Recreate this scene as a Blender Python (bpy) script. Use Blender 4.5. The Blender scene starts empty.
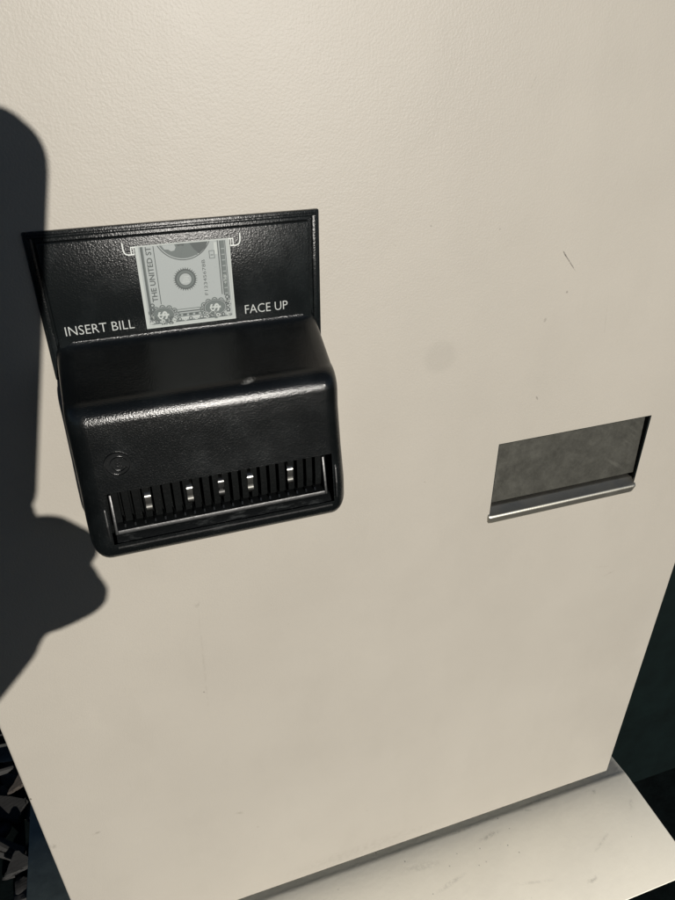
import bpy, bmesh, math, random
from mathutils import Vector, Matrix, noise

random.seed(7)
S = bpy.context.scene
C = S.collection
R_ = math.radians
GZ = 0.75                      # the camera stands 0.75 m above the ground

# ------------------------------------------------------------------ camera
cam_d = bpy.data.cameras.new('camera')
cam = bpy.data.objects.new('camera', cam_d)
C.objects.link(cam)
RX = Vector((0.9481, -0.3180, -0.0052))
RY = Vector((-0.1715, -0.4973, -0.8505))     # image down
RZ = Vector((0.2679, 0.8072, -0.5260))       # view axis
RX.normalize(); RZ.normalize(); RY = RZ.cross(RX); RX = RY.cross(RZ)
cam.matrix_world = Matrix(((RX.x, -RY.x, -RZ.x, 0), (RX.y, -RY.y, -RZ.y, 0), (RX.z, -RY.z, -RZ.z, GZ), (0, 0, 0, 1)))
cam_d.sensor_fit = 'VERTICAL'; cam_d.sensor_height = 36; cam_d.sensor_width = 27
cam_d.lens = 36 * 691.556 / 900
cam_d.clip_start = 0.004; cam_d.clip_end = 2000
S.camera = cam
S.render.resolution_x = 768; S.render.resolution_y = 1024

# ------------------------------------------------------------------ light
SUN_E, SUN_A = 8.3, 6.7        # low sun almost straight behind the photographer, a little to the right
w = bpy.data.worlds.new('World'); S.world = w; w.use_nodes = True
nt = w.node_tree
sky = nt.nodes.new('ShaderNodeTexSky'); sky.sky_type = 'NISHITA'; sky.sun_disc = False
sky.sun_elevation = R_(SUN_E)
sky.ozone_density = 0.8; sky.air_density = 0.45; sky.dust_density = 0.1
sky.sun_rotation = R_(180 - SUN_A)
bg = nt.nodes['Background']; bg.inputs['Strength'].default_value = 0.05
nt.links.new(sky.outputs[0], bg.inputs[0])
sd = bpy.data.lights.new('sun', 'SUN'); sd.energy = 5.0; sd.angle = R_(0.5); sd.color = (1.0, 0.955, 0.89)
sun = bpy.data.objects.new('sun', sd); C.objects.link(sun)
Ld = Vector((-math.tan(R_(SUN_A)), 1, -math.tan(R_(SUN_E)) / math.cos(R_(SUN_A)))).normalized()
sun.rotation_euler = Ld.to_track_quat('-Z', 'Y').to_euler()
sun.location = (0.5, -3, 2)
S.view_settings.view_transform = 'Standard'; S.view_settings.look = 'None'
S.view_settings.exposure = 0.25; S.view_settings.gamma = 1

# ------------------------------------------------------------------ material helpers
class NT:
    def __init__(s, name):
        s.m = bpy.data.materials.new(name); s.m.use_nodes = True
        s.t = s.m.node_tree; s.b = s.t.nodes['Principled BSDF']
        tc = s.t.nodes.new('ShaderNodeTexCoord'); s.co = tc.outputs['Object']
    def n(s, typ, **kw):
        x = s.t.nodes.new(typ)
        for k, v in kw.items(): setattr(x, k, v)
        return x
    def put(s, sock, v):
        if hasattr(v, 'is_output') or hasattr(v, 'links'): s.t.links.new(v, sock)
        else: sock.default_value = v
    def math(s, op, a, b=0.0, clamp=False):
        x = s.n('ShaderNodeMath', operation=op, use_clamp=clamp); s.put(x.inputs[0], a); s.put(x.inputs[1], b); return x.outputs[0]
    def noise(s, scale, detail=2, rough=0.5, co=None, dist=0.0):
        x = s.n('ShaderNodeTexNoise'); s.put(x.inputs['Vector'], co or s.co)
        x.inputs['Scale'].default_value = scale; x.inputs['Detail'].default_value = detail
        x.inputs['Roughness'].default_value = rough; x.inputs['Distortion'].default_value = dist
        return x.outputs[0]
    def voro(s, scale, feature='F1', co=None):
        x = s.n('ShaderNodeTexVoronoi', feature=feature); s.put(x.inputs['Vector'], co or s.co); x.inputs['Scale'].default_value = scale
        return x
    def rng(s, v, a, b, c=0.0, d=1.0, smooth=False):
        x = s.n('ShaderNodeMapRange', clamp=True)
        if smooth: x.interpolation_type = 'SMOOTHSTEP'
        s.put(x.inputs[0], v)
        for i, q in enumerate((a, b, c, d)): x.inputs[1 + i].default_value = q
        return x.outputs[0]
    def mix(s, f, a, b):
        x = s.n('ShaderNodeMix', data_type='RGBA'); s.put(x.inputs[0], f)
        s.put(x.inputs[6], a if hasattr(a, 'links') else (*a, 1)); s.put(x.inputs[7], b if hasattr(b, 'links') else (*b, 1))
        return x.outputs[2]
    def map(s, loc=(0, 0, 0), rot=(0, 0, 0), scale=(1, 1, 1), co=None, typ='TEXTURE'):
        x = s.n('ShaderNodeMapping', vector_type=typ); s.put(x.inputs[0], co or s.co)
        x.inputs[1].default_value = loc; x.inputs[2].default_value = rot; x.inputs[3].default_value = scale
        return x.outputs[0]
    def ellipse(s, loc, rot, scale, soft=0.5):          # 1 inside a soft ellipsoid, 0 outside
        v = s.n('ShaderNodeVectorMath', operation='LENGTH'); s.put(v.inputs[0], s.map(loc, rot, scale))
        return s.rng(v.outputs['Value'], 1.0, 1.0 - soft, 0, 1, True)
    def bump(s, h, strength, dist, prev=None):
        x = s.n('ShaderNodeBump'); x.inputs['Strength'].default_value = strength; x.inputs['Distance'].default_value = dist
        s.put(x.inputs['Height'], h)
        if prev is not None: s.put(x.inputs['Normal'], prev)
        return x.outputs[0]
    def set(s, **kw):
        names = dict(col='Base Color', rough='Roughness', metal='Metallic', spec='Specular IOR Level', normal='Normal', coat='Coat Weight', coatr='Coat Roughness')
        for k, v in kw.items():
            if k == 'col' and not hasattr(v, 'links'): v = (*v, 1)
            s.put(s.b.inputs[names[k]], v)
        return s.m

# beige powder-coated steel
def beige(name, marks):
    M = NT(name)
    peel = M.noise(980, 1.5, 0.5); peel2 = M.noise(190, 1, 0.5)
    nrm = M.bump(peel2, 0.07, 0.0010, M.bump(peel, 0.36, 0.00030))
    blotch = M.noise(9, 3, 0.6)
    base = M.mix(M.rng(blotch, 0.3, 0.7), (0.266, 0.247, 0.213), (0.284, 0.264, 0.228))
    tint = M.noise(26, 4, 0.65, M.map((0, 0, 0), (0, 0, 0), (1, 1, 2.2)))
    base = M.mix(M.rng(tint, 0.52, 0.80, 0, 0.16), base, (0.205, 0.19, 0.16))
    specks = M.voro(55)
    dots = M.rng(specks.outputs['Distance'], 0.035, 0.018)
    keep = M.rng(M.noise(17, 2), 0.60, 0.66)
    base = M.mix(M.math('MULTIPLY', M.math('MULTIPLY', dots, keep), 0.55), base, (0.12, 0.105, 0.085))
    rag = M.rng(M.noise(900, 3, 0.7), 0.34, 0.52)
    rag2 = M.rng(M.noise(260, 3, 0.7), 0.40, 0.62)
    for (x, z, hx, hz, ang, soft, f, col, r) in marks:
        e = M.ellipse((x, 0, z), (0, R_(ang), 0), (hx, 1.0, hz), soft)
        e = M.math('MULTIPLY', e, f)
        if r: e = M.math('MULTIPLY', e, rag if r == 1 else rag2)
        base = M.mix(e, base, col)
    rr = M.rng(blotch, 0.25, 0.75, 0.46, 0.54)
    return M.set(col=base, rough=rr, spec=0.36, normal=nrm)

DK = (0.045, 0.04, 0.033); MID = (0.15, 0.138, 0.115)
# panel-local marks: x and z in metres from the machine's base point (0.131, 0.2965, 0)
def mk(x, z, *a): return (x / 1000 - 0.131, (z + 750) / 1000, *a)
marks = [
    mk(224.4, -105, 0.0004, 0.0088, -41, 0.7, 0.9, DK, 1),
    mk(221.0, -101, 0.0005, 0.0030, -38, 0.6, 0.9, DK, 1),
    mk(215.3, -135.4, 0.0011, 0.0018, 20, 0.7, 0.35, DK, 1),
    mk(226.1, -121.3, 0.0009, 0.0009, 0, 0.8, 0.5, DK, 0),
    mk(218.3, -182.6, 0.0007, 0.0018, -30, 0.6, 0.5, DK, 1),
    mk(154.7, -147.9, 0.0115, 0.0115, 0, 0.5, 0.22, (0.19, 0.178, 0.152), 0),
    mk(14.4, -278.3, 0.0022, 0.0034, 15, 0.8, 0.5, MID, 2),
    mk(-100.0, -459.5, 0.0030, 0.0042, -30, 0.8, 0.6, MID, 2),
    mk(-72.4, -459.3, 0.0042, 0.0016, -12, 0.8, 0.6, MID, 2),
    mk(22.2, -487.5, 0.0050, 0.0022, 25, 0.9, 0.6, MID, 2),
    mk(34, -512, 0.0016, 0.0016, 0, 0.9, 0.6, MID, 2),
    mk(305.3, -339.4, 0.0070, 0.0012, -14, 0.8, 0.45, MID, 2),
    mk(297, -331, 0.010, 0.0008, 10, 0.8, 0.25, MID, 2),
    mk(-101.8, -405.4, 0.0008, 0.0012, 0, 0.6, 0.8, DK, 0),
    mk(10.6, -351.2, 0.0006, 0.0006, 0, 0.6, 0.8, DK, 0),
    mk(70.2, -548, 0.0055, 0.0009, -16, 0.8, 0.55, MID, 2),
    mk(144.7, -80.5, 0.0006, 0.0006, 0, 0.6, 0.35, DK, 0),
    mk(181.4, -85, 0.0006, 0.0006, 0, 0.6, 0.3, DK, 0),
    mk(254.7, -140, 0.0005, 0.016, -6, 0.9, 0.30, MID, 2),
    mk(13, -330, 0.0011, 0.060, 2, 0.9, 0.22, MID, 2),
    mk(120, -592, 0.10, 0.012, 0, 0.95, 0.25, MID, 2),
    mk(190, -22, 0.0006, 0.010, 20, 0.9, 0.3, MID, 2),
]
M_PANEL = beige('beige_powder_coat', marks)
M_BODY = beige('beige_powder_coat_plain', [])

# black textured ABS of the bill acceptor
def black_plastic(name, grain, bump, rough, col=(0.0065, 0.0072, 0.0075), spec=0.5):
    M = NT(name)
    g = M.noise(grain, 2, 0.6); g2 = M.voro(grain * 0.55).outputs['Distance']
    nrm = M.bump(g2, bump * 0.7, 0.0005, M.bump(g, bump, 0.0005))
    dust = M.rng(M.noise(55, 3, 0.6), 0.45, 0.75, 0, 1, True)
    fleck = M.rng(M.noise(1900, 1.5, 0.6), 0.66, 0.74)
    c = M.mix(M.math('MULTIPLY', dust, 0.5), col, tuple(v * 2.2 for v in col))
    c = M.mix(M.math('MULTIPLY', M.math('MULTIPLY', fleck, 0.5), M.rng(dust, 0, 1, 0.4, 1)), c, (0.05, 0.05, 0.048))
    sc = M.ellipse((-0.0835, 0, 0.6215), (0, R_(-8), 0), (0.0040, 1, 0.0009), 0.9)
    c = M.mix(M.math('MULTIPLY', sc, M.rng(M.noise(700, 3, 0.7), 0.35, 0.55)), c, (0.13, 0.13, 0.125))
    return M.set(col=c, rough=M.rng(dust, 0, 1, rough, rough + 0.04), spec=spec, normal=nrm)
M_ABS = black_plastic('black_grained_plastic', 2700, 0.165, 0.205, (0.0025, 0.0031, 0.0033), 0.42)
M_PLATE = black_plastic('black_grained_plate', 2700, 0.15, 0.22, (0.0040, 0.0050, 0.0053), 0.20)
M_ABS2 = black_plastic('black_smooth_plastic', 900, 0.06, 0.20, (0.0035, 0.004, 0.0042))
M_BAR = black_plastic('polished_black_plastic', 900, 0.08, 0.36, (0.0035, 0.004, 0.0042))
def worn():
    M = NT('worn_black_plastic')
    k = M.noise(1, 4, 0.7, M.map(scale=(0.012, 0.004, 0.002)))
    c = M.mix(M.rng(k, 0.54, 0.72), (0.0025, 0.003, 0.0032), (0.026, 0.028, 0.028))
    return M.set(col=c, rough=0.42, spec=0.07, normal=M.bump(M.noise(900, 3), 0.2, 0.0004))
M_WORN = worn()
M_COMB = black_plastic('black_matt_plastic', 900, 0.2, 0.6, (0.002, 0.0024, 0.0024))
M_COMB.node_tree.nodes['Principled BSDF'].inputs['Specular IOR Level'].default_value = 0.06

def ink(name, c, wear=0.35, rough=0.55):
    M = NT(name)
    k = M.rng(M.noise(900, 3, 0.75), 0.62, 0.72, 0, wear)
    return M.set(col=M.mix(k, c, tuple(v * 0.45 for v in c)), rough=rough)
M_INK = ink('white_pad_print', (0.28, 0.292, 0.28), 0.6)
M_INK2 = ink('white_line_print', (0.42, 0.44, 0.42), 0.1)
M_NOTE = ink('pale_green_grey_print', (0.188, 0.206, 0.202), 0.2)
M_NOTE_D = ink('dark_green_grey_print', (0.020, 0.028, 0.027), 0.2)
M_NOTE_M = ink('mid_green_grey_print', (0.052, 0.065, 0.062), 0.2)
M_NOTE_L = ink('light_print', (0.255, 0.275, 0.262), 0.3)

def steel(name, col, rough, metal=1.0, brush=None, smudge=True):
    M = NT(name)
    sm = M.noise(60, 5, 0.7)
    c = M.mix(M.rng(sm, 0.35, 0.7), col, tuple(v * 0.70 for v in col)) if smudge else col
    rr = M.rng(sm, 0.3, 0.7, rough * 0.85, rough * 1.2)
    kw = {}
    if brush:
        st = M.noise(1.0, 3, 0.6, M.map(scale=brush))
        kw['normal'] = M.bump(st, 0.12, 0.0004)
    return M.set(col=c, rough=rr, metal=metal, **kw)
M_CLIP = steel('bright_contact_steel', (0.24, 0.24, 0.225), 0.28)
M_CLIP2 = steel('darker_contact_steel', (0.09, 0.09, 0.088), 0.3)  # same steel in a darker grey, for the middle contact
M_LIP = steel('brushed_stainless_steel', (0.40, 0.388, 0.34), 0.40, 0.96, (0.0006, 0.06, 0.06))

def flap_mat():
    M = NT('dull_galvanised_steel')
    sm = M.noise(110, 7, 0.75); fine = M.noise(420, 4, 0.7)
    c = M.mix(M.rng(sm, 0.35, 0.68), (0.066, 0.065, 0.056), (0.086, 0.085, 0.073))
    c = M.mix(M.rng(fine, 0.5, 0.75, 0, 0.5), c, (0.105, 0.103, 0.088))
    sc = M.noise(1, 4, 0.6, M.map((0, 0, 0), (0, R_(38), 0), (0.028, 0.01, 0.0035)))
    far = M.ellipse((0.1615, 0, 0.518), (0, R_(20), 0), (0.016, 1, 0.032), 0.8)
    c = M.mix(M.math('MULTIPLY', M.rng(sc, 0.56, 0.66), M.math('MULTIPLY', far, 0.3)), c, (0.17, 0.167, 0.145))
    return M.set(col=c, rough=M.rng(sm, 0.3, 0.7, 0.33, 0.45), metal=0.66, normal=M.bump(fine, 0.1, 0.0003))
M_FLAP = flap_mat()

def slab_mat():
    M = NT('worn_white_paint')
    co = M.co
    sm = M.noise(22, 5, 0.68); st = M.noise(1, 4, 0.65, M.map((0, 0, 0), (0, 0, R_(14)), (0.05, 0.012, 0.02)), dist=0.5)
    c = M.mix(M.rng(sm, 0.38, 0.72, 0, 0.55), (0.88, 0.835, 0.715), (0.80, 0.755, 0.64))
    c = M.mix(M.rng(M.noise(9, 4, 0.7), 0.5, 0.75, 0, 0.35), c, (0.70, 0.665, 0.575))
    sp = M.voro(120); d = M.math('MULTIPLY', M.rng(sp.outputs['Distance'], 0.10, 0.05), M.rng(M.noise(30, 2), 0.56, 0.62))
    c = M.mix(M.math('MULTIPLY', d, 0.7), c, (0.16, 0.145, 0.12))
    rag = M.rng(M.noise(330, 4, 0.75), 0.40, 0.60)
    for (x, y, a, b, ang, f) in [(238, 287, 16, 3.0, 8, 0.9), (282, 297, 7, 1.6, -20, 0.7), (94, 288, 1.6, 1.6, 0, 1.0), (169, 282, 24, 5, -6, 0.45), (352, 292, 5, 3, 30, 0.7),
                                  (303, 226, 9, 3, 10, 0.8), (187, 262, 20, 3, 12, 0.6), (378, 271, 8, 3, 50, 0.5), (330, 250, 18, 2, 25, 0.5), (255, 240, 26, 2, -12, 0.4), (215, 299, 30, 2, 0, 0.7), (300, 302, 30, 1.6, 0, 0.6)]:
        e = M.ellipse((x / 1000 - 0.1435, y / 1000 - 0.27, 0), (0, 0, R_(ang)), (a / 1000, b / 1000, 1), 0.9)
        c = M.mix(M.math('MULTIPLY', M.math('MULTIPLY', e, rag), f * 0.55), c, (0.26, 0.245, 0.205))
    return M.set(col=c, rough=M.rng(sm, 0.3, 0.7, 0.6, 0.75), spec=0.35, normal=M.bump(st, 0.06, 0.0008, M.bump(M.noise(260, 3), 0.12, 0.0005)))
M_SLAB = slab_mat()

def plain(name, col, rough=0.5, scale=60, var=0.25, bump=0.15, metal=0.0):
    M = NT(name)
    k = M.noise(scale, 5, 0.65)
    return M.set(col=M.mix(M.rng(k, 0.3, 0.7), tuple(v * (1 - var) for v in col), tuple(min(1, v * (1 + var)) for v in col)),
                 rough=rough, metal=metal, normal=M.bump(k, bump, 0.001))
M_SKID = plain('dark_grey_steel_paint', (0.075, 0.094, 0.088), 0.6)
M_BLACK = plain('black_steel_paint', (0.0018, 0.0042, 0.0041), 0.45, 30, 0.3, 0.05)
M_BLACK.node_tree.nodes['Principled BSDF'].inputs['Specular IOR Level'].default_value = 0.15
M_GROUND = plain('dark_earth', (0.0045, 0.0080, 0.0078), 0.9, 40, 0.5, 0.6)
M_GROUND.node_tree.nodes['Principled BSDF'].inputs['Specular IOR Level'].default_value = 0.1

# ------------------------------------------------------------------ object helpers
ROOT = {}
def tag(o, label=None, cat=None, group=None, kind=None):
    if label: o['label'] = label
    if cat: o['category'] = cat
    if group: o['group'] = group
    if kind: o['kind'] = kind
    return o
def thing(name, label, cat, loc, group=None):
    o = bpy.data.objects.new(name, None); C.objects.link(o); o.location = loc
    o.empty_display_size = 0.05
    ROOT[o] = Vector(loc)
    return tag(o, label, cat, group)
def finish(me, ang=35):
    for p in me.polygons: p.use_smooth = True
    me.set_sharp_from_angle(angle=R_(ang))
def obj(name, bm, mats, parent=None, origin=None, ang=35):
    """bm holds world coordinates; the object gets the origin of its thing"""
    T = ROOT[parent] if parent is not None else Vector(origin or (0, 0, 0))
    bmesh.ops.recalc_face_normals(bm, faces=bm.faces)
    bm.transform(Matrix.Translation(-T))
    me = bpy.data.meshes.new(name); bm.to_mesh(me); bm.free()
    for m in (mats if isinstance(mats, (list, tuple)) else [mats]): me.materials.append(m)
    finish(me, ang)
    o = bpy.data.objects.new(name, me); C.objects.link(o)
    if parent is None: o.location = T
    else:
        o.parent = parent
    ROOT[o] = T
    return o
def P(x, y, z): return Vector((x / 1000, y / 1000, z / 1000 + GZ))      # millimetres from the lens
def box(bm, x0, x1, y0, y1, z0, z1, bev=0.0, seg=2, mat=0):
    vs = [bm.verts.new(P(x, y, z)) for x in (x0, x1) for y in (y0, y1) for z in (z0, z1)]
    q = [(0, 1, 3, 2), (4, 6, 7, 5), (0, 4, 5, 1), (2, 3, 7, 6), (0, 2, 6, 4), (1, 5, 7, 3)]
    fs = [bm.faces.new([vs[i] for i in f]) for f in q]
    for f in fs: f.material_index = mat
    if bev:
        es = {e for f in fs for e in f.edges}
        r = bmesh.ops.bevel(bm, geom=list(es), offset=bev / 1000, segments=seg, profile=0.5, affect='EDGES', clamp_overlap=True)
        for f in r['faces']: f.material_index = mat
    return vs
def prism(bm, prof, x0, x1):
    """profile of (y,z) mm swept along x; returns rings"""
    a = [bm.verts.new(P(x0, y, z)) for y, z in prof]; b = [bm.verts.new(P(x1, y, z)) for y, z in prof]
    n = len(prof)
    for i in range(n): bm.faces.new((a[i], a[(i + 1) % n], b[(i + 1) % n], b[i]))
    bm.faces.new(a); bm.faces.new(list(reversed(b)))
    return a, b
def arc(cy, cz, r, a0, a1, n):
    return [(cy + r * math.cos(R_(a0 + (a1 - a0) * i / n)), cz + r * math.sin(R_(a0 + (a1 - a0) * i / n))) for i in range(n + 1)]
def tube(bm, pts, rads, seg=10):
    rings = []
    for i, p in enumerate(pts):
        t = (pts[min(i + 1, len(pts) - 1)] - pts[max(i - 1, 0)]).normalized()
        u = t.orthogonal().normalized(); v = t.cross(u)
        rings.append([bm.verts.new(p + (u * math.cos(2 * math.pi * k / seg) + v * math.sin(2 * math.pi * k / seg)) * rads[i]) for k in range(seg)])
    for i in range(len(rings) - 1):
        best = min(range(seg), key=lambda s: sum((rings[i][k].co - rings[i + 1][(k + s) % seg].co).length for k in range(seg)))
        rings[i + 1] = rings[i + 1][best:] + rings[i + 1][:best]
        for k in range(seg): bm.faces.new((rings[i][k], rings[i][(k + 1) % seg], rings[i + 1][(k + 1) % seg], rings[i + 1][k]))
    bm.faces.new(rings[0]); bm.faces.new(list(reversed(rings[-1])))

# ------------------------------------------------------------------ the setting
bm = bmesh.new()
n = 60
for v in [bm.verts.new((x * 1.0, y * 1.0, 0)) for x, y in ((-60, -60), (60, -60), (60, 60), (-60, 60))]: pass
bm.verts.ensure_lookup_table(); bm.faces.new(bm.verts[:])
g = obj('ground', bm, M_GROUND); tag(g, kind='structure')

# ------------------------------------------------------------------ change machine
MB = (0.131, 0.2965, 0)
machine = thing('change_machine', 'cream steel change machine with black bill slot and steel coin cup', 'change machine', MB)
X0, X1, ZB, ZT = -103.0, 365.8, -604.8, 330.0
PY = 296.5
HX0, HX1, HZ0, HZ1 = 197.4, 304.9, -267.2, -209.3          # the coin opening
# folded front sheet: front face with an opening, rolled edges, returns
bm = bmesh.new()
RO = 1.6
def ring(rx, y):   # outline inset
    return [(X0 + rx, y, ZB + rx), (X1 - rx, y, ZB + rx), (X1 - rx, y, ZT - rx), (X0 + rx, y, ZT - rx)]
levels = [(RO, PY)] + [(RO - RO * math.sin(R_(a)), PY + RO - RO * math.cos(R_(a))) for a in (22, 45, 67, 90)] + [(0, PY + 22)]
rings = [[bm.verts.new(P(*q)) for q in ring(a, y)] for a, y in levels]
for r0, r1 in zip(rings, rings[1:]):
    for i in range(4): bm.faces.new((r0[i], r0[(i + 1) % 4], r1[(i + 1) % 4], r1[i]))
hole = [bm.verts.new(P(x, PY, z)) for x, z in ((HX0, HZ0), (HX1, HZ0), (HX1, HZ1), (HX0, HZ1))]
hole2 = [bm.verts.new(P(x, PY + 1.6, z)) for x, z in ((HX0, HZ0), (HX1, HZ0), (HX1, HZ1), (HX0, HZ1))]
o_ = rings[0]
for i in range(4):
    j = (i + 1) % 4
    bm.faces.new((o_[i], o_[j], hole[j], hole[i])); bm.faces.new((hole[i], hole[j], hole2[j], hole2[i]))
panel = obj('front_panel', bm, M_PANEL, machine, ang=60)
# cabinet behind the panel
bm = bmesh.new(); box(bm, X0 + 7, X1 - 7, PY + 23, PY + 400, ZB + 2, ZT - 4, 2)
obj('cabinet_body', bm, M_BODY, machine)
bm = bmesh.new(); box(bm, X0 + 30, X1 - 30, 337, 460, -640.0, ZB + 1.5, 1)
obj('kick_plate', bm, M_SKID, machine)

# ---- coin cup: hanging flap, side cheeks, rolled lip
bm = bmesh.new()
fl = [bm.verts.new(P(*q)) for q in ((HX0 - 3, 300.5, HZ1 + 6), (HX1 + 3, 300.5, HZ1 + 6), (HX1 + 3, 298.7, -253.0), (HX0 - 3, 298.7, -253.0),
                                    (HX0 - 3, 301.7, HZ1 + 6), (HX1 + 3, 301.7, HZ1 + 6), (HX1 + 3, 299.9, -253.0), (HX0 - 3, 299.9, -253.0))]
for f in ((0, 1, 2, 3), (4, 7, 6, 5), (0, 4, 5, 1), (3, 2, 6, 7), (0, 3, 7, 4), (1, 5, 6, 2)): bm.faces.new([fl[i] for i in f])
cup = obj('coin_flap', bm, M_FLAP, machine)
bm = bmesh.new()
# rolled lip: fills the lower part of the opening and curls just proud of the panel face, lower corners rounded
oa = [(305.0, -256.3), (300.6, -256.7), (299.4, -257.2), (296.0, -260.6)] + arc(296.9, -262.4, 2.2, 128, 196, 12) + [(295.6, -266.0), (295.9, -266.9), (296.4, -267.4), (297.2, -267.6)]
ia = [(305.0, -257.3), (300.8, -257.7), (300.0, -258.1), (296.7, -261.4)] + arc(296.9, -262.4, 1.2, 128, 196, 12) + [(296.5, -265.7), (296.7, -266.2), (296.9, -266.4), (297.2, -266.6)]
poly = oa + list(reversed(ia))
stn = [(HX0 - 0.9, 1.0), (HX0 - 0.6, 0.62), (HX0, 0.30), (HX0 + 0.9, 0.08), (HX0 + 2.0, 0.0)]
stn = stn + [(HX0 + HX1 - x, t) for x, t in reversed(stn)]
cols = []
for x, t in stn:
    cols.append([bm.verts.new(P(x, y + (0.5 * t if y < 296 else 0), z + (2.6 * t * max(0, (-262.0 - z) / 7.0)))) for y, z in poly])
for c0, c1 in zip(cols, cols[1:]):
    for i in range(len(poly)):
        j = (i + 1) % len(poly); bm.faces.new((c0[i], c0[j], c1[j], c1[i]))
no = len(oa)
for c in (cols[0], cols[-1]): bm.faces.new(c[:no])
lip = obj('cup_lip', bm, M_LIP, cup, ang=50)
bm = bmesh.new()
box(bm, HX0 - 5, HX1 + 5, 304, 334, -271, -269.2, 0.4); box(bm, HX0 - 6.6, HX0 - 5, 299, 334, -271, -203, 0.4); box(bm, HX1 + 5, HX1 + 6.6, 299, 334, -271, -203, 0.4); box(bm, HX0 - 5, HX1 + 5, 334, 336, -271, -203, 0.4)
obj('cup_tray', bm, M_FLAP, cup)
# black strips round the opening's cut edge, painting in the inner walls' shade
bm = bmesh.new()
box(bm, HX1 - 0.7, HX1 - 0.15, 296.9, 300.6, -256.6, HZ1 - 0.2, 0.1); box(bm, HX0 + 0.15, HX0 + 0.7, 296.9, 300.6, -256.6, HZ1 - 0.2, 0.1); box(bm, HX0 + 0.8, HX1 - 0.8, 296.9, 300.6, HZ1 - 0.7, HZ1 - 0.15, 0.1)
obj('cup_shade_strips', bm, M_BLACK, cup)

# ---- bill acceptor
# housing: swept nose profile with rounded ends, then the slot is cut into it
prof = [(297.5, -112.8), (291.95, -113.0), (291.5, -114.6), (290.2, -116.0), (287.0, -117.6), (266.0, -127.4)] + \
       arc(266.3, -137.0, 9.6, 92, 176, 9)[1:] + [(256.4, -146.0), (255.0, -167.0), (253.2, -189.0)] + \
       arc(258.6, -196.2, 6.0, 190, 262, 6) + [(297.5, -204.2)]
prof = [(296.9 if y > 296.9 else y, z) for y, z in prof]
bm = bmesh.new()
bw = bmesh.new()
HL, HR = -27.6, 87.6
def lerp(a, b, t): return a + (b - a) * t
# build as stations along x; ends are pulled in so that vertical edges are rounded
ST = []
RE = 8.0
for k in range(0, 9): ST.append((HL + RE * (1 - math.cos(R_(90 * k / 8))), 1 - math.sin(R_(90 * k / 8))))
ST2 = [(HR - (s[0] - HL), s[1]) for s in reversed(ST)]
ST = ST + ST2
cols = []
for x, s in ST:
    # s=1 at the very end, 0 in the middle: shrink the profile towards the panel and upward from the bottom
    ring_ = []
    for (y, z) in prof:
        d = RE * s
        yy = y + d * (1 if y < 293 else 0)
        if y < 293: yy = min(yy, 296.9)
        zz = z
        if z < -185: zz = z + d * 0.85
        elif z > -142: zz = z - d * 0.55 * max(0, min(1, (291.5 - y) / 12))
        fl_ = max(0.0, min(1.0, (-150.0 - z) / 34.0)); fl_ = fl_ * fl_ * (3 - 2 * fl_)
        ring_.append(bm.verts.new(P(x + fl_ * (1.7 if x > 30 else -0.5), yy, zz)))
    cols.append(ring_)
npf = len(prof)
for c0, c1 in zip(cols, cols[1:]):
    for i in range(npf):
        j = (i + 1) % npf
        bm.faces.new((c0[i], c0[j], c1[j], c1[i]))
bm.faces.new(cols[0]); bm.faces.new(list(reversed(cols[-1])))
bmesh.ops.remove_doubles(bm, verts=bm.verts, dist=1e-6)
house = obj('bill_acceptor', bm, M_ABS, machine, ang=40)
# cutter for the slot and for the moulded emblem ring
def boolean(o, cut_bm, op='DIFFERENCE'):
    bmesh.ops.recalc_face_normals(cut_bm, faces=cut_bm.faces)
    me = bpy.data.meshes.new('cutter'); cut_bm.to_mesh(me); cut_bm.free()
    c = bpy.data.objects.new('cutter', me); C.objects.link(c)
    m = o.modifiers.new('b', 'BOOLEAN'); m.operation = op; m.solver = 'EXACT'; m.object = c
    o.location = o.location
    c.parent = None
    bpy.context.view_layer.update()
    dg = bpy.context.evaluated_depsgraph_get()
    new = bpy.data.meshes.new_from_object(o.evaluated_get(dg))
    o.modifiers.clear(); old = o.data; o.data = new
    new.name = old.name
    bpy.data.objects.remove(c); bpy.data.meshes.remove(me)
cb = bmesh.new()
vs = [cb.verts.new(P(x, y, z)) for x, y, z in
      ((-18.8, 240, -167.8), (82.2, 240, -167.8), (82.6, 240, -194.4), (-18.8, 240, -194.4),
       (-17.8, 278, -167.0), (81.2, 278, -167.0), (81.6, 278, -189.6), (-17.8, 278, -189.6))]
for f in ((0, 1, 2, 3), (4, 7, 6, 5), (0, 4, 5, 1), (3, 2, 6, 7), (0, 3, 7, 4), (1, 5, 6, 2)): cb.faces.new([vs[i] for i in f])
boolean(house, cb)
finish(house.data, 40)
bv = house.modifiers.new('bevel', 'BEVEL'); bv.width = 0.0007; bv.segments = 3; bv.limit_method = 'ANGLE'; bv.angle_limit = R_(50); bv.use_clamp_overlap = True
house.data.materials.clear(); house.data.materials.append(M_ABS)

# face plate: flange, rim and raised inner face
bm = bmesh.new()
box(bm, -30.0, 90.0, 294.6, 297.0, -131.0, -68.4, 0.5)
# rim band around the groove
box(bm, -28.6, 88.6, 293.6, 295.0, -71.0, -69.6, 0.45); box(bm, -28.6, -26.4, 293.6, 295.0, -130.6, -69.8, 0.45); box(bm, 86.4, 88.6, 293.6, 295.0, -130.6, -69.8, 0.45)
box(bm, -25.4, 84.6, 291.8, 296.0, -116.0, -72.2, 0.7, 3)
obj('face_plate', bm, M_PLATE, house)

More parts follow.
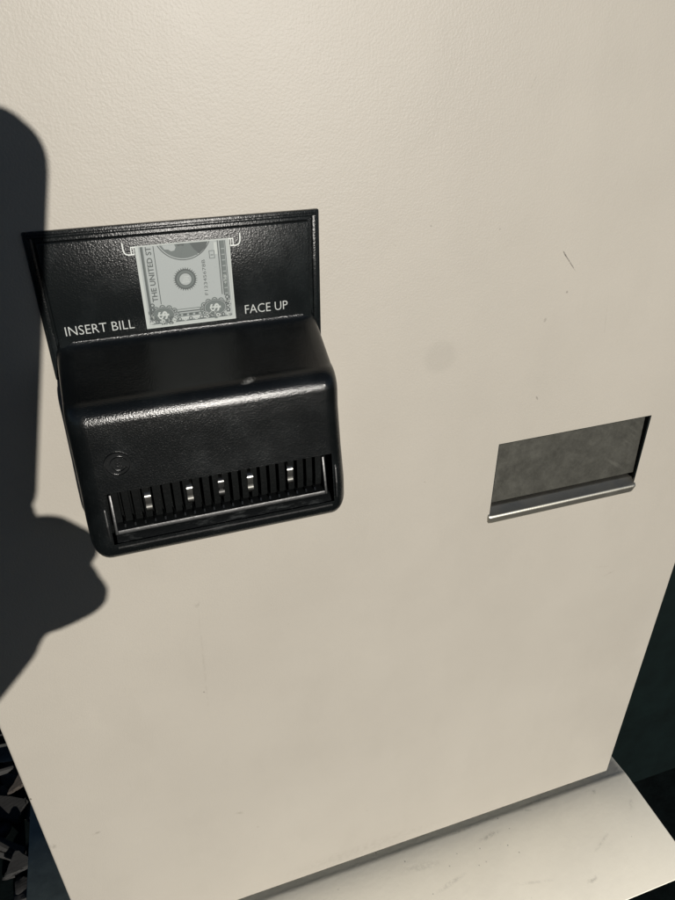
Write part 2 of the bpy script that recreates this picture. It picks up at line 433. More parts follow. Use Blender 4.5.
# lettering and note picture, flat prints on the raised face
FY = 291.72
def text_mesh(bm, s, x0, x1, zb, zt, y, mat=0, rot=0, bold=0.0):
    """flat letters fitted into the box x0..x1, zb..zt of the face (rot 90 reads upward)"""
    cu = bpy.data.curves.new('t', 'FONT'); cu.body = s; cu.resolution_u = 3; cu.offset = bold
    o = bpy.data.objects.new('t', cu); C.objects.link(o)
    bpy.context.view_layer.update()
    dg = bpy.context.evaluated_depsgraph_get()
    me = bpy.data.meshes.new_from_object(o.evaluated_get(dg))
    co = [v.co.copy() for v in me.vertices]
    if rot: co = [Vector((-c.y, c.x, 0)) for c in co]
    ax, bx = min(c.x for c in co), max(c.x for c in co); ay, by = min(c.y for c in co), max(c.y for c in co)
    vs = [bm.verts.new(P(x0 + (c.x - ax) / (bx - ax) * (x1 - x0), y, zb + (c.y - ay) / (by - ay) * (zt - zb))) for c in co]
    for p in me.polygons:
        try:
            f = bm.faces.new([vs[i] for i in p.vertices]); f.material_index = mat
        except ValueError: pass
    bpy.data.objects.remove(o); bpy.data.meshes.remove(me); bpy.data.curves.remove(cu)
PN = [0]
def poly_(bm, pts, y, mat=0):
    PN[0] += 1; y -= 0.0003 * (PN[0] % 120)          # prints laid over each other never share a plane
    f = bm.faces.new([bm.verts.new(P(x, y, z)) for x, z in pts]); f.material_index = mat; return f
def rect(bm, x0, x1, z0, z1, y, mat=0): poly_(bm, ((x0, z0), (x1, z0), (x1, z1), (x0, z1)), y, mat)
def frame(bm, x0, x1, z0, z1, t, y, mat=0):
    rect(bm, x0, x1, z0, z0 + t, y, mat); rect(bm, x0, x1, z1 - t, z1, y, mat); rect(bm, x0, x0 + t, z0 + t, z1 - t, y, mat); rect(bm, x1 - t, x1, z0 + t, z1 - t, y, mat)
def annulus(bm, cx, cz, ro, ri, y, mat=0, a0=0, a1=360, n=40, sz=1.0):
    for i in range(n):
        t0, t1 = R_(a0 + (a1 - a0) * i / n), R_(a0 + (a1 - a0) * (i + 1) / n)
        q = [(cx + r * math.cos(t), cz + sz * r * math.sin(t)) for r, t in ((ro, t0), (ro, t1), (ri, t1), (ri, t0))]
        if ri < 1e-6: q = q[:3]
        poly_(bm, q, y, mat)
def stroke(bm, pts, wd, y, mat=0):
    for (ax, az), (bx, bz) in zip(pts, pts[1:]):
        d = Vector((bx - ax, bz - az)); L = d.length
        if L < 1e-6: continue
        d /= L; nx, nz = -d.y * wd / 2, d.x * wd / 2; ex, ez = d.x * wd * 0.3, d.y * wd * 0.3
        poly_(bm, ((ax + nx - ex, az + nz - ez), (bx + nx + ex, bz + nz + ez), (bx - nx + ex, bz - nz + ez), (ax - nx - ex, az - nz - ez)), y, mat)

def thin_letters(name, s, x0, x1, zb, zt):
    bm = bmesh.new(); text_mesh(bm, s, x0, x1, zb, zt, FY, bold=-0.008); return obj(name, bm, M_INK, house)
thin_letters('lettering', 'INSERT BILL', -21.8, 6.0, -110.6, -106.6)
thin_letters('lettering', 'FACE UP', 54.0, 73.5, -110.2, -106.2)

bm = bmesh.new()
L0, L1, L2, L3, L4 = FY, FY - 0.05, FY - 0.10, FY - 0.15, FY - 0.20
NX0, NX1, NZ0, NZ1 = 11.0, 49.6, -111.6, -76.3
def sk(z): return 0.0
rect(bm, NX0, NX1, NZ0, NZ1, L0, 3)                                   # light border
rect(bm, NX0 + 1.3, NX1 - 1.2, NZ0 + 1.4, NZ1 - 0.5, L1, 0)             # pale paper
# left border lines
rect(bm, 13.0, 14.2, -108.5, NZ1 - 0.6, L2, 2); rect(bm, 13.3, 13.7, -108.5, NZ1 - 0.6, L3, 1)
rect(bm, 18.2, 18.5, -101.5, NZ1 - 0.6, L2, 1)
text_mesh(bm, 'THE UNITED ST', 15.0, 17.3, -100.2, NZ1 - 0.7, L2, 1, rot=1, bold=0.02)
# right border
rect(bm, 44.4, 44.8, -100.0, NZ1 - 0.6, L2, 1); rect(bm, 45.3, 47.3, -100.5, NZ1 - 0.8, L2, 2); rect(bm, 45.3, 45.6, -100.5, NZ1 - 0.8, L3, 1); rect(bm, 47.5, 47.8, -103, NZ1 - 0.8, L2, 1)
text_mesh(bm, '~%#', 45.5, 47.1, -95.5, -91.5, L3, 3, rot=1)
rect(bm, 42.9, 44.2, -82.5, -77.5, L2, 3)
frame(bm, 40.6, 43.0, -84.2, -80.8, 0.28, L2, 2); rect(bm, 41.2, 42.4, -82.9, -82.5, L2, 2)
# bottom bands
rect(bm, 22.5, 37.5, -104.8, -104.5, L2, 2); rect(bm, 23.2, 37.0, -106.0, -105.5, L2, 1); rect(bm, 25.0, 35.2, -107.9, -106.5, L2, 2); rect(bm, 25.0, 35.0, -108.9, -108.3, L2, 3); rect(bm, 13.2, 47.4, -110.1, -109.5, L2, 2)
# portrait oval, lower part only
ocx, ocz = 30.6, -71.8
pts = []
for k in range(41):
    t = R_(180 + 180 * k / 40); pts.append((ocx + 11.9 * math.cos(t), ocz + 12.0 * math.sin(t)))
cl = [(x, z) for x, z in pts if z < NZ1 - 0.6]
xl = 11.9 * math.sqrt(1 - ((NZ1 - 0.6 - ocz) / 12.0) ** 2)
poly_(bm, [(ocx - xl, NZ1 - 0.6)] + cl + [(ocx + xl, NZ1 - 0.6)], L2, 1)
def seg_(r, y, mat, rz=None):
    rz = rz or r
    q = [(ocx + r * math.cos(R_(180 + 180 * k / 40)), ocz + rz * math.sin(R_(180 + 180 * k / 40))) for k in range(41)]
    q = [(x, z) for x, z in q if z < NZ1 - 0.6]; xx = r * math.sqrt(1 - ((NZ1 - 0.6 - ocz) / rz) ** 2)
    poly_(bm, [(ocx - xx, NZ1 - 0.6)] + q + [(ocx + xx, NZ1 - 0.6)], y, mat)
seg_(11.5, L3, 0, 11.6); seg_(11.1, L4, 2, 11.2)
L5, L6 = FY - 0.25, FY - 0.30
poly_(bm, [(21.6, -76.95), (26.8, -76.95), (27.3, -78.2), (26.6, -79.4), (25.2, -79.6), (24.2, -78.8), (22.6, -78.6)], L5, 0)   # pale ground at the left of the bust
poly_(bm, [(33.0, -76.95), (40.5, -76.95), (39.6, -79.2), (36.6, -81.6), (34.6, -79.6)], L5, 1)
poly_(bm, [(28.8, -82.6), (36.0, -82.0), (34.3, -79.6), (32.6, -77.6), (30.4, -78.2), (29.6, -80.0)], L5, 2)
poly_(bm, [(27.5, -76.95), (30.9, -76.95), (30.5, -78.0), (29.3, -77.5), (28.3, -77.8)], L6, 1)
# seal with a toothed rim
sx, sz_ = 29.7, -91.8
for k in range(30):
    t = R_(12 * k); d = R_(3.4)
    poly_(bm, [(sx + 4.2 * math.cos(t - d), sz_ + 4.2 * math.sin(t - d)), (sx + 5.25 * math.cos(t), sz_ + 5.25 * math.sin(t)), (sx + 4.2 * math.cos(t + d), sz_ + 4.2 * math.sin(t + d))], L2, 1)
annulus(bm, sx, sz_, 4.35, 3.75, L3, 1); annulus(bm, sx, sz_, 3.75, 2.7, L3, 2); annulus(bm, sx, sz_, 2.75, 2.5, L4, 1); annulus(bm, sx, sz_, 2.5, 0, L3, 0)
for k in range(4): rect(bm, sx - 1.5 + 0.3 * k, sx + 1.6 - 0.3 * (k % 3), sz_ - 1.3 + 0.75 * k, sz_ - 1.05 + 0.75 * k, L4, 3)
text_mesh(bm, 'F12345678B', 37.2, 38.6, -99.6, -84.3, L2, 1, rot=1)
# corner medallions with a dollar sign on its side, scrolls around
for mx, mz in ((18.6, -106.3), (41.0, -105.4)):
    for k in range(9):
        t = R_(150 - 30 * k if mx < 30 else 30 + 30 * k)
        annulus(bm, mx + 5.6 * math.cos(t), mz - 0.3 + 3.6 * math.sin(t), 1.25, 0.75, L2, 2, n=14)
        annulus(bm, mx + 5.6 * math.cos(t), mz - 0.3 + 3.6 * math.sin(t), 0.42, 0, L2, 1, n=10)
    annulus(bm, mx, mz, 5.0, 0, L3, 1, n=40, sz=0.72); annulus(bm, mx, mz, 4.7, 4.45, L4, 0, n=40, sz=0.72)
    annulus(bm, mx, mz, 4.3, 0, L4, 2, n=40, sz=0.72)
    text_mesh(bm, '$', mx - 2.4, mx + 2.4, mz - 1.75, mz + 1.75, L5, 3, rot=1, bold=0.02)
for k in range(15):
    x = 13.4 + k * 2.37
    annulus(bm, x, -109.0, 0.85, 0.5, L4, 1 if k % 2 else 3, n=12)
for k in range(4):
    annulus(bm, 14.6, -101.6 - 1.9 * k, 0.95, 0.5, L4, 1, n=12); annulus(bm, 46.6, -101.4 - 1.9 * k, 0.95, 0.5, L4, 1, n=12)
rnd = random.Random(3)
for k in range(46):                                                   # fine scrollwork along the lower corners
    left = k % 2 == 0
    x = rnd.uniform(13.2, 24.5) if left else rnd.uniform(36.0, 47.4); z = rnd.uniform(-109.6, -107.6) if k % 3 else rnd.uniform(-109.6, -102.6)
    if k % 3 == 0: x = rnd.uniform(13.2, 14.6) if left else rnd.uniform(45.8, 47.4)
    a0 = rnd.uniform(0, 360); r = rnd.uniform(0.45, 0.95)
    annulus(bm, x, z, r, r - 0.24, L4 - 0.02, rnd.choice((1, 1, 3)), a0, a0 + rnd.uniform(170, 300), 10)
for k in range(7): rect(bm, 26.0 + k * 1.3, 26.7 + k * 1.3, -107.6, -106.8, L3, 1 if k % 2 else 0)
for k in range(9): rect(bm, 45.75, 47.1, -99.8 + k * 2.4, -99.5 + k * 2.4, L3, 0)
# border strip over the bottom and side edge, drawn proud of the scrolls
rect(bm, NX0, NX1, NZ0, NZ0 + 0.9, L5, 3); rect(bm, NX0, NX0 + 0.8, NZ0 + 0.9, NZ1, L5, 3); rect(bm, NX1 - 0.7, NX1, NZ0 + 0.9, NZ1, L5, 3); rect(bm, NX0 + 0.8, NX1 - 0.7, NZ1 - 0.5, NZ1, L5, 3)
obj('note_picture', bm, [M_NOTE, M_NOTE_D, M_NOTE_M, M_NOTE_L], house)
# the drawn slot either side of the note
for sgn, xe in ((-1, NX0), (1, NX1)):
    bm = bmesh.new()
    X = lambda d: xe + sgn * d
    stroke(bm, [(X(-0.2), NZ1 - 0.3), (X(1.5), NZ1 - 0.3), (X(1.5), NZ1 - 3.2)], 0.42, L5)
    stroke(bm, [(X(0.55), NZ1 - 0.5), (X(0.55), NZ1 - 2.9)], 0.3, L5)
    stroke(bm, [(X(0.4), NZ1 - 3.2)] + [(X(2.9 + 1.5 * math.cos(R_(a))), NZ1 - 1.7 - 1.5 * math.sin(R_(-a))) for a in (-90, -70, -45, -20, 0)][:0] +
           [(X(2.6), NZ1 - 3.25), (X(3.6), NZ1 - 2.95), (X(4.2), NZ1 - 2.3), (X(4.5), NZ1 - 1.3), (X(4.6), NZ1 + 1.6)], 0.5, L5)
    obj('slot_line', bm, M_INK2, house)

# moulded round emblem on the nose front
bm = bmesh.new()
ex, ez = -10.6, -154.3
def front_y(z): return 256.4 + (z + 146.0) * (255.0 - 256.4) / (-167.0 + 146.0)
def onface(x, z, d): return P(x, front_y(z) - d, z)
def raised_ring(bm, cx, cz, ro, ri, h, a0=0, a1=360, n=40):
    prof_ = ((ro, -0.1), (ro - 0.12, h), (ri + 0.12, h), (ri, -0.1))
    cs = [[bm.verts.new(onface(cx + r * math.cos(R_(a0 + (a1 - a0) * i / n)), cz + r * math.sin(R_(a0 + (a1 - a0) * i / n)), d)) for r, d in prof_] for i in range(n + 1)]
    for c0, c1 in zip(cs, cs[1:]):
        for i in range(3): bm.faces.new((c0[i], c0[i + 1], c1[i + 1], c1[i]))
raised_ring(bm, ex, ez, 5.6, 4.8, 0.8); raised_ring(bm, ex + 0.5, ez - 0.2, 3.7, 2.8, 0.8, 20, 330, 30)
bm.faces.new([bm.verts.new(onface(ex + 4.9 * math.cos(R_(10 * k)), ez + 4.9 * math.sin(R_(10 * k)), 0.12)) for k in range(36)])
for k in range(3):
    z0 = ez - 1.6 + k * 1.3
    vs = [onface(ex - 0.9, z0, 0.4), onface(ex + 1.7, z0, 0.4), onface(ex + 1.7, z0 + 0.55, 0.4), onface(ex - 0.9, z0 + 0.55, 0.4)]
    bs = [onface(ex - 1.0, z0 - 0.1, -0.1), onface(ex + 1.8, z0 - 0.1, -0.1), onface(ex + 1.8, z0 + 0.65, -0.1), onface(ex - 1.0, z0 + 0.65, -0.1)]
    v1 = [bm.verts.new(v) for v in vs]; v2 = [bm.verts.new(v) for v in bs]
    bm.faces.new(v1)
    for i in range(4): bm.faces.new((v1[i], v1[(i + 1) % 4], v2[(i + 1) % 4], v2[i]))
obj('emblem', bm, M_ABS2, house)

# inside the slot: comb of ribs, spring contacts, lower guide bar and side guides
def slot_obj(name, bm, *a, **k):
    bm.transform(Matrix.Translation((0, 0, -0.0013))); return obj(name, bm, *a, **k)
bm = bmesh.new()
NR = 22
def rib_x(k): return -14.6 + k * (75.6 + 14.6) / (NR - 1)
for k in range(NR):
    pr = [(260.0, -166.6), (256.6, -165.2), (256.3, -177.2), (257.0, -183.0), (259.6, -184.8), (264.0, -184.4), (264.0, -166.6)]
    prism(bm, pr, rib_x(k) - 1.4, rib_x(k) + 1.4)
box(bm, -19.6, 83.4, 263.0, 265.0, -192.5, -164.0, 0.2)
slot_obj('comb', bm, M_COMB, house)
bm = bmesh.new()
for k in range(NR - 1):
    x = rib_x(k + 0.5)
    prism(bm, [(254.6, -184.4), (255.4, -183.3), (257.4, -183.0), (258.0, -184.6)], x - 0.35, x + 0.35)
slot_obj('guide_teeth', bm, M_ABS2, house)
for i, x in enumerate((-1.2, 16.7, 30.6, 43.6, 62.1)):
    bm = bmesh.new()
    dy = (0, 0.4, 0.9, 0.3, 0.5)[i]
    pr = [(258.4, -168.8), (255.3, -170.2), (254.9, -171.6), (255.6, -174.8), (255.3, -176.6), (254.9, -177.8), (255.6, -179.1), (257.0, -179.4),
          (257.0, -178.7), (256.0, -178.4), (255.7, -177.6), (256.1, -174.8), (255.6, -171.6), (255.8, -170.6), (258.4, -169.4)]
    prism(bm, [(y + dy, z) for y, z in pr], x - 1.25, x + 1.25)
    slot_obj('spring_contact', bm, M_CLIP2 if i == 2 else M_CLIP, house, ang=50)
bm = bmesh.new()
a_, b_ = prism(bm, [(253.2, -186.6), (253.25, -185.75), (253.5, -185.0), (254.2, -184.7), (266, -184.5), (266, -186.6)], -16.6, 78.0)
slot_obj('guide_bar', bm, M_BAR, house)
for x in (-16.4, 78.4):
    bm = bmesh.new()
    prism(bm, [(257.6, -168.6), (252.8, -186.6), (266, -186.6), (266, -168.6)], x - 0.75, x + 0.75)
    bmesh.ops.bevel(bm, geom=bm.edges[:], offset=0.0004, segments=3, profile=0.5, affect='EDGES', clamp_overlap=True)
    slot_obj('side_guide', bm, M_BAR, house)
for x in (-19.5, 83.4):                                                     # worn rounded rims either side of the mouth
    bm = bmesh.new()
    prism(bm, [(256.4, -170.0), (254.0, -174.0), (252.7, -181.0), (252.2, -189.0), (256.4, -189.0)], x - 0.5, x + 0.5)
    bmesh.ops.bevel(bm, geom=bm.edges[:], offset=0.00035, segments=3, profile=0.5, affect='EDGES', clamp_overlap=True)
    slot_obj('mouth_rim', bm, M_BAR, house)
bm = bmesh.new()
prism(bm, [(252.4, -194.2), (252.3, -193.5), (252.7, -192.7), (257.5, -188.6), (262, -188.2), (262, -194.2)], -17.0, 81.2)
slot_obj('mouth_ledge', bm, M_WORN, house)

# ------------------------------------------------------------------ base slab the machine stands on
bm = bmesh.new()
XB0, XB1 = -108.0, 395.5
YF, YL, YB = 203.6, 300.0, 334.0
TILT = math.tan(R_(2.0))
# pressed sheet: thin front edge, rear bent down to put shade under the panel
top = [(YF, -626.0), (YF + 0.1, -625.7), (YF + 0.45, -625.5), (YL - 3, -625.5), (YL - 1.5, -625.55), (YL, -625.7), (YL + 1.5, -625.95), (YL + 3, -626.2), (YB, -626.2 - (YB - YL - 3) * 0.128)]
prof = top + [(y, z - 0.4) for y, z in reversed(top[2:])]
prof = [(y, z + (y - 270.0) * TILT) for y, z in prof]
vsr = []
for x, d in ((XB0, 2.5), (XB0 + 0.8, 0.9), (XB0 + 3, 0), *[(XB0 + 20 + 24 * k, 0) for k in range(20)], (XB1 - 7, 0), (XB1 - 3.4, 0.5), (XB1 - 1.2, 1.8), (XB1, 4.6)):
    vsr.append([bm.verts.new(P(x, y, z - d)) for y, z in prof])
for c0, c1 in zip(vsr, vsr[1:]):
    for i in range(len(prof)):
        j = (i + 1) % len(prof); bm.faces.new((c0[i], c0[j], c1[j], c1[i]))
bm.faces.new(vsr[0]); bm.faces.new(list(reversed(vsr[-1])))
slab = obj('base_slab', bm, M_SLAB, None, (0.1435, 0.27, 0.11), ang=50)
tag(slab, 'worn white painted base slab under the cream change machine', 'slab')
# dark steel plinth below it, its left end shows beyond the panel
bm = bmesh.new()
box(bm, -161.0, 372.0, 262.0, 466.0, -660.0, -640.2, 1.5); box(bm, -150, 360, 262, 455, -750, -660.2, 0)
box(bm, -90, 360, 266, 332, -640.1, -631.2, 0)
pl = obj('steel_plinth', bm, M_SKID, None, (0.1, 0.35, 0.0)); tag(pl, 'dark grey steel plinth under the white slab, its end at bottom left', 'plinth')

# ------------------------------------------------------------------ black cabinet on the right
bc = thing('black_cabinet', 'black steel cabinet standing right beside the cream machine', 'cabinet', (0.62, 0.42, 0))
bm = bmesh.new(); box(bm, 372.0, 880.0, 344.0, 760.0, -749.0, 420.0, 3, 3); obj('carcass', bm, M_BLACK, bc)
bm = bmesh.new(); box(bm, 375.0, 870.0, 339.0, 343.8, -735.0, 400.0, 2, 3); obj('door', bm, M_BLACK, bc)

exec_debris = True
# ------------------------------------------------------------------ litter on the ground at the left
def chip(name, pts, h, loc, rz, tilt, mat, label, cat, group=None):
    bm = bmesh.new()
    fine = []
    for (ax, ay), (bx, by) in zip(pts, pts[1:] + pts[:1]):
        L = math.hypot(bx - ax, by - ay)
        for q in range(5):
            t = q / 5; wv = 0.07 * L * random.uniform(-1, 1) * (1 if q else 0.4)
            fine.append((ax + (bx - ax) * t - (by - ay) / L * wv, ay + (by - ay) * t + (bx - ax) / L * wv))
    pts = fine
    a = [bm.verts.new((x, y, h * 0.5 + random.uniform(-.15, .15) * h)) for x, y in pts]; b = [bm.verts.new((x * 1.04, y * 1.04, -h * 0.5)) for x, y in pts]
    nn = len(pts)
    bm.faces.new(a); bm.faces.new(list(reversed(b)))
    for i in range(nn): bm.faces.new((a[i], b[i], b[(i + 1) % nn], a[(i + 1) % nn]))
    bmesh.ops.bevel(bm, geom=bm.edges[:], offset=h * 0.16, segments=2, affect='EDGES', clamp_overlap=True)
    bm.transform(Matrix.Translation(loc) @ Matrix.Rotation(rz, 4, 'Z') @ Matrix.Rotation(tilt[0], 4, 'X') @ Matrix.Rotation(tilt[1], 4, 'Y'))
    o = obj(name, bm, mat, None, loc, ang=25); tag(o, label, cat, group)
    return o
def wood(name, col):
    M = NT(name); k = M.noise(1, 5, 0.7, M.map((0, 0, 0), (0, 0, R_(20)), (0.02, 0.003, 0.004)))
    return M.set(col=M.mix(M.rng(k, 0.35, 0.65), tuple(v * 0.5 for v in col), col), rough=0.85, normal=M.bump(k, 0.5, 0.001))
W_TAN, W_GREY, W_DARK, W_BARK = wood('tan_wood', (0.048, 0.038, 0.03)), wood('grey_wood', (0.020, 0.020, 0.019)), wood('dark_wood', (0.015, 0.014, 0.0125)), wood('bark', (0.018, 0.017, 0.016))

obj_m = bmesh.new()
# curled pale leaf
rows = []
NL = 14
for i in range(NL + 1):
    t = i / NL; wv = 0.013 * math.sin(math.pi * min(1, t * 0.97 + 0.02)) ** 0.7
    rows.append([(-0.035 + 0.07 * t, s * wv, 0.012 + 0.9 * abs(s) ** 2 * 0.006 - 0.004 * math.cos(3 * t)) for s in (-1, -.5, 0, .5, 1)])
for top in (0, 1):
    g_ = [[obj_m.verts.new((x, y, z - top * 0.0008)) for x, y, z in r] for r in rows]
    for r0, r1 in zip(g_, g_[1:]):
        for i in range(4): obj_m.faces.new((r0[i], r0[i + 1], r1[i + 1], r1[i]))
obj_m.transform(Matrix.Translation((-0.208, 0.597, 0.012)) @ Matrix.Rotation(R_(-20), 4, 'Z'))
lf = obj('dry_leaf', obj_m, wood('pale_leaf', (0.045, 0.045, 0.04)), None, (-0.208, 0.597, 0.012)); tag(lf, 'pale curled dry leaf lying among the wood chips at left edge', 'leaf')
chip('wood_chip', ((-.014, -.008), (.014, -.003), (.008, .012)), .006, (-0.197, 0.560, 0.020), R_(10), (R_(15), R_(-10)), W_TAN, 'tan triangular wood chip beside the pale leaf', 'wood chip')
chip('wood_chip', ((-.013, -.012), (.013, .0), (-.006, .014)), .007, (-0.192, 0.466, 0.016), R_(-6), (R_(12), R_(14)), W_GREY, 'grey triangular wood chip lying nearest the steel plinth', 'wood chip')
chip('broken_board', ((-.06, -.013), (.026, -.011), (.022, .012), (-.06, .014)), .010, (-0.215, 0.540, 0.010), R_(-28), (R_(8), R_(5)), W_DARK, 'dark broken board piece under the tan wood chip', 'board')
chip('broken_board', ((-.05, -.008), (.034, -.008), (.03, .009), (-.05, .008)), .009, (-0.218, 0.497, 0.012), R_(-32), (R_(-14), R_(6)), W_BARK, 'dark brown slanting board piece behind the grey chip', 'board')
bm = bmesh.new(); tube(bm, [Vector(q) for q in ((-0.29, 0.535, .016), (-0.245, 0.512, .020), (-0.212, 0.492, .018), (-0.188, 0.474, .010))], [.005, .0055, .0045, .003], 9)
tw = obj('twig', bm, W_DARK, None, (-0.24, 0.51, 0)); tag(tw, 'dark twig slanting across the ground beside the grey chip', 'twig')
bm = bmesh.new(); tube(bm, [Vector(q) for q in ((-0.27, 0.600, .014), (-0.232, 0.578, .022), (-0.206, 0.584, .016), (-0.190, 0.566, .008))], [.004, .0045, .004, .002], 9)
tw = obj('twig', bm, W_GREY, None, (-0.23, 0.58, 0)); tag(tw, 'grey bent twig between the pale leaf and the tan chip', 'twig')
# mulch that nobody could count: rounded crumbs of bark and earth
bm = bmesh.new()
for k in range(420):
    x, y = random.uniform(-0.55, -0.168), random.uniform(0.30, 0.95)
    r = random.uniform(.005, .014)
    m4 = Matrix.Translation((x, y, random.uniform(.0, .006))) @ Matrix.Rotation(random.uniform(0, 6.3), 4, 'Z') @ Matrix.Rotation(random.uniform(-.4, .4), 4, 'X') @ Matrix.Diagonal((1.5, random.uniform(.6, 1), random.uniform(.3, .6), 1))
    res = bmesh.ops.create_icosphere(bm, subdivisions=2, radius=r)
    mi = random.choice((0, 0, 1)); off = Vector((k * 3.1, k * 1.7, 0))
    for v in res['verts']:
        v.co *= 1 + 0.55 * noise.noise(v.co * (1.4 / r) + off)
        v.co = m4 @ v.co
    for f in {f for v in res['verts'] for f in v.link_faces}: f.material_index = mi
mu = obj('mulch', bm, [W_BARK, W_DARK], None, (-0.35, 0.6, 0)); tag(mu, 'dark wood chip mulch covering the ground left of the machine', 'mulch', kind='stuff')

# ------------------------------------------------------------------ photographer's hand and phone (they throw the shadow at left)
def PH(u, v, d): return Vector((0, 0, GZ)) + (RX * u + RY * v - RZ * d) / 1000        # right, down, back from the lens
Lc = Vector((Ld.dot(RX), Ld.dot(RY), Ld.dot(RZ)))
ph = thing('phone', 'black phone held upright by the photographer in front of the machine', 'phone', PH(0, 70, 8))
def slab_round(bm, u0, u1, v0, v1, d0, d1, r, n=8, bev=1.2):
    pts = []
    for cx, cy, a in ((u1 - r, v0 + r, -90), (u1 - r, v1 - r, 0), (u0 + r, v1 - r, 90), (u0 + r, v0 + r, 180)):
        for k in range(n + 1): t = R_(a + 90 * k / n); pts.append((cx + r * math.cos(t), cy + r * math.sin(t)))
    lev = [(bev, d0), (bev * .3, d0 + bev * .3), (0, d0 + bev), (0, d1 - bev), (bev * .3, d1 - bev * .3), (bev, d1)]
    cx, cy = (u0 + u1) / 2, (v0 + v1) / 2
    rg = [[bm.verts.new(PH(x - math.copysign(min(i, abs(x - cx)), x - cx), y - math.copysign(min(i, abs(y - cy)), y - cy), d)) for x, y in pts] for i, d in lev]
    for r0, r1 in zip(rg, rg[1:]):
        for i in range(len(pts)): bm.faces.new((r0[i], r0[(i + 1) % len(pts)], r1[(i + 1) % len(pts)], r1[i]))
    bm.faces.new(rg[0]); bm.faces.new(list(reversed(rg[-1])))
M_PHONE = plain('black_phone_case', (0.012, 0.012, 0.013), 0.4, 200, 0.2, 0.02)
M_GLASS = plain('phone_screen_glass', (0.02, 0.022, 0.026), 0.08, 30, 0.1, 0.0)
bm = bmesh.new(); slab_round(bm, -56, 23.8, -18, 176, 2.2, 10.5, 22); obj('case', bm, M_PHONE, ph)
bm = bmesh.new(); slab_round(bm, -53, 20.8, -15, 173, 10.6, 11.0, 19, 8, 0.15); obj('screen', bm, M_GLASS, ph)
# hand: flesh laid out as tapered limbs, fused into one skin
def HS(u, v, d):        # a point at depth d behind the lens plane
    k = (d - 6.0) / Lc.z
    return PH(u - Lc.x * k, v - Lc.y * k, d)
person = thing('person', 'photographer with one sleeved arm raised, holding a black phone', 'person', HS(-10, 300, 30))
def limb(bm, pts, seg=14):
    for (a, ra), (b, rb) in zip(pts, pts[1:]):
        d = b - a; L = d.length
        m = Matrix.Translation((a + b) / 2) @ d.to_track_quat('Z', 'Y').to_matrix().to_4x4()
        bmesh.ops.create_cone(bm, cap_ends=True, segments=seg, radius1=ra, radius2=rb, depth=L, matrix=m)
        for p, r in ((a, ra), (b, rb)): bmesh.ops.create_icosphere(bm, subdivisions=2, radius=r, matrix=Matrix.Translation(p))
bm = bmesh.new()
mm = lambda u, v, d, r: (HS(u - 1.6, v - 6.5, d), r / 1000)
limb(bm, [mm(-15, 291, 26, 24), mm(0, 256, 24, 29), mm(4, 226, 22, 33), mm(2, 204, 20, 30)])           # wrist and palm
limb(bm, [mm(8, 236, 22, 24), mm(34, 238, 12, 18.5), mm(50, 234, 6, 16.5), mm(44, 228, -5, 13)])          # ring finger round the edge
limb(bm, [mm(8, 205, 22, 22), mm(32, 196, 12, 19), mm(43, 201, 6, 16), mm(34, 206, -6, 12)])          # middle finger
limb(bm, [mm(20, 218, 14, 18), mm(44, 219, 8, 13.5), mm(49, 222, 6, 12)])
limb(bm, [mm(4, 196, 20, 18), mm(16, 182, 12, 12), mm(14, 168, -4, 10), mm(0, 160, -8, 8.5)])        # index finger behind the phone
limb(bm, [mm(6, 252, 22, 16), mm(16, 250, 8, 12), mm(18, 240, -6, 10), mm(4, 232, -10, 9)])            # little finger under the phone
limb(bm, [mm(-14, 246, 24, 22), mm(-42, 214, 20, 15), mm(-58, 184, 12, 12), mm(-60, 158, 8, 10)])      # thumb along the left edge
limb(bm, [mm(-15, 291, 26, 24), mm(-68, 340, 55, 31), mm(-170, 440, 120, 42)])                          # forearm
def skin_obj(name, bm, mat, parent, vox):
    o = obj(name, bm, mat, parent)
    m = o.modifiers.new('r', 'REMESH'); m.mode = 'VOXEL'; m.voxel_size = vox; m.use_smooth_shade = True
    s = o.modifiers.new('s', 'SMOOTH'); s.factor = 0.5; s.iterations = 8
    return o
M_SKIN = plain('skin', (0.42, 0.26, 0.19), 0.5, 300, 0.12, 0.1)
M_SLEEVE = plain('dark_knit_sleeve', (0.03, 0.032, 0.04), 0.9, 500, 0.3, 0.5)
def W(x, y, z, r): return (Vector((x, y, z)), r)
limb(bm, [W(-0.33, -0.56, 0.90, .055), W(-0.33, -0.53, 1.0, .05)])                                    # neck
limb(bm, [W(-0.33, -0.52, 1.05, .072), W(-0.33, -0.53, 1.11, .088), W(-0.33, -0.54, 1.15, .082)])        # head
limb(bm, [W(-0.33, -0.45, 1.085, .014), W(-0.33, -0.432, 1.07, .012)])                                 # nose
limb(bm, [W(-0.245, -0.54, 1.09, .012), W(-0.24, -0.545, 1.11, .014)]); limb(bm, [W(-0.415, -0.54, 1.09, .012), W(-0.42, -0.545, 1.11, .014)])
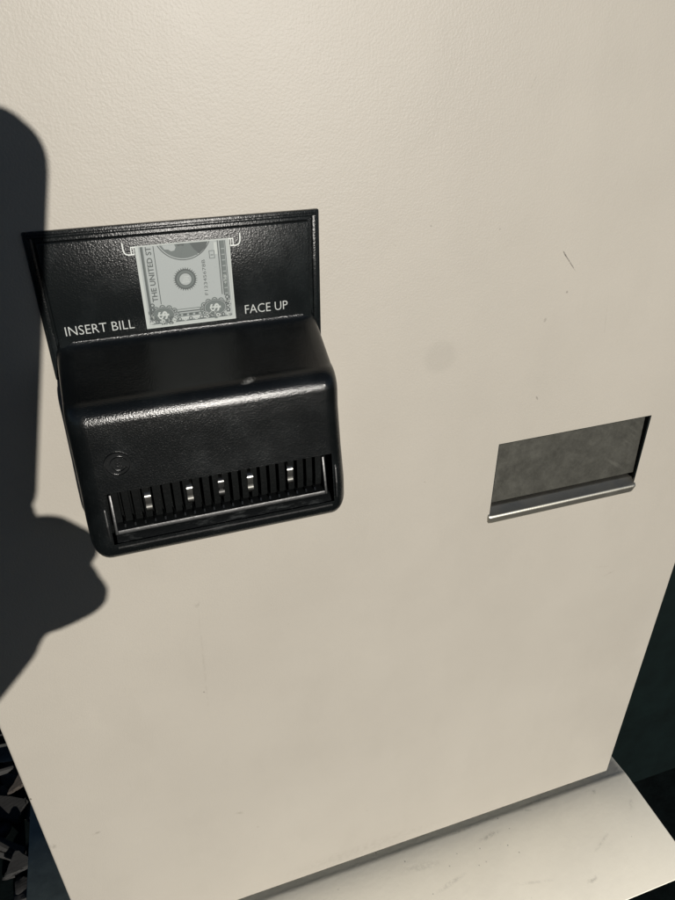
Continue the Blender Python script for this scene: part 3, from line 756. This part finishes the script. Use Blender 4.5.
limb(bm, [W(-0.33, -0.56, 0.92, .055), W(-0.33, -0.57, 0.82, .085), W(-0.17, -0.54, 0.81, .055), W(-0.20, -0.34, 0.50, .045), mm(-175, 455, 122, 38)])
body = skin_obj('body', bm, M_SKIN, person, 0.0025)
bm = bmesh.new()
limb(bm, [mm(-64, 338, 50, 36), mm(-112, 380, 80, 44), mm(-175, 455, 122, 54), W(-0.20, -0.34, 0.50, .062), W(-0.17, -0.54, 0.80, .075)])
limb(bm, [W(-0.17, -0.54, 0.82, .075), W(-0.49, -0.56, 0.82, .075), W(-0.53, -0.45, 0.55, .06), W(-0.45, -0.28, 0.42, .05)])
limb(bm, [W(-0.26, -0.57, 0.80, .12), W(-0.27, -0.60, 0.55, .12), W(-0.28, -0.62, 0.36, .13)])
limb(bm, [W(-0.40, -0.57, 0.80, .12), W(-0.40, -0.60, 0.55, .12), W(-0.39, -0.62, 0.36, .13)])
skin_obj('jacket', bm, M_SLEEVE, person, 0.006)
bm = bmesh.new()                                                                             # kneeling legs
limb(bm, [W(-0.25, -0.62, 0.30, .11), W(-0.22, -0.30, 0.20, .075), W(-0.22, -0.27, 0.07, .065)]); limb(bm, [W(-0.22, -0.27, 0.065, .06), W(-0.24, -0.62, 0.055, .05), W(-0.25, -0.78, 0.05, .045)])
limb(bm, [W(-0.40, -0.62, 0.30, .11), W(-0.43, -0.30, 0.20, .075), W(-0.43, -0.27, 0.07, .065)]); limb(bm, [W(-0.43, -0.27, 0.065, .06), W(-0.42, -0.62, 0.055, .05), W(-0.41, -0.78, 0.05, .045)])
skin_obj('trousers', bm, plain('dark_denim', (0.02, 0.025, 0.04), 0.9, 400, 0.3, 0.4), person, 0.006)
bm = bmesh.new(); limb(bm, [W(-0.33, -0.56, 1.15, .092), W(-0.33, -0.565, 1.10, .088)]); limb(bm, [W(-0.33, -0.53, 1.19, .06), W(-0.33, -0.56, 1.19, .07)])
skin_obj('hair', bm, plain('dark_hair', (0.02, 0.015, 0.012), 0.6, 600, 0.4, 0.5), person, 0.004)
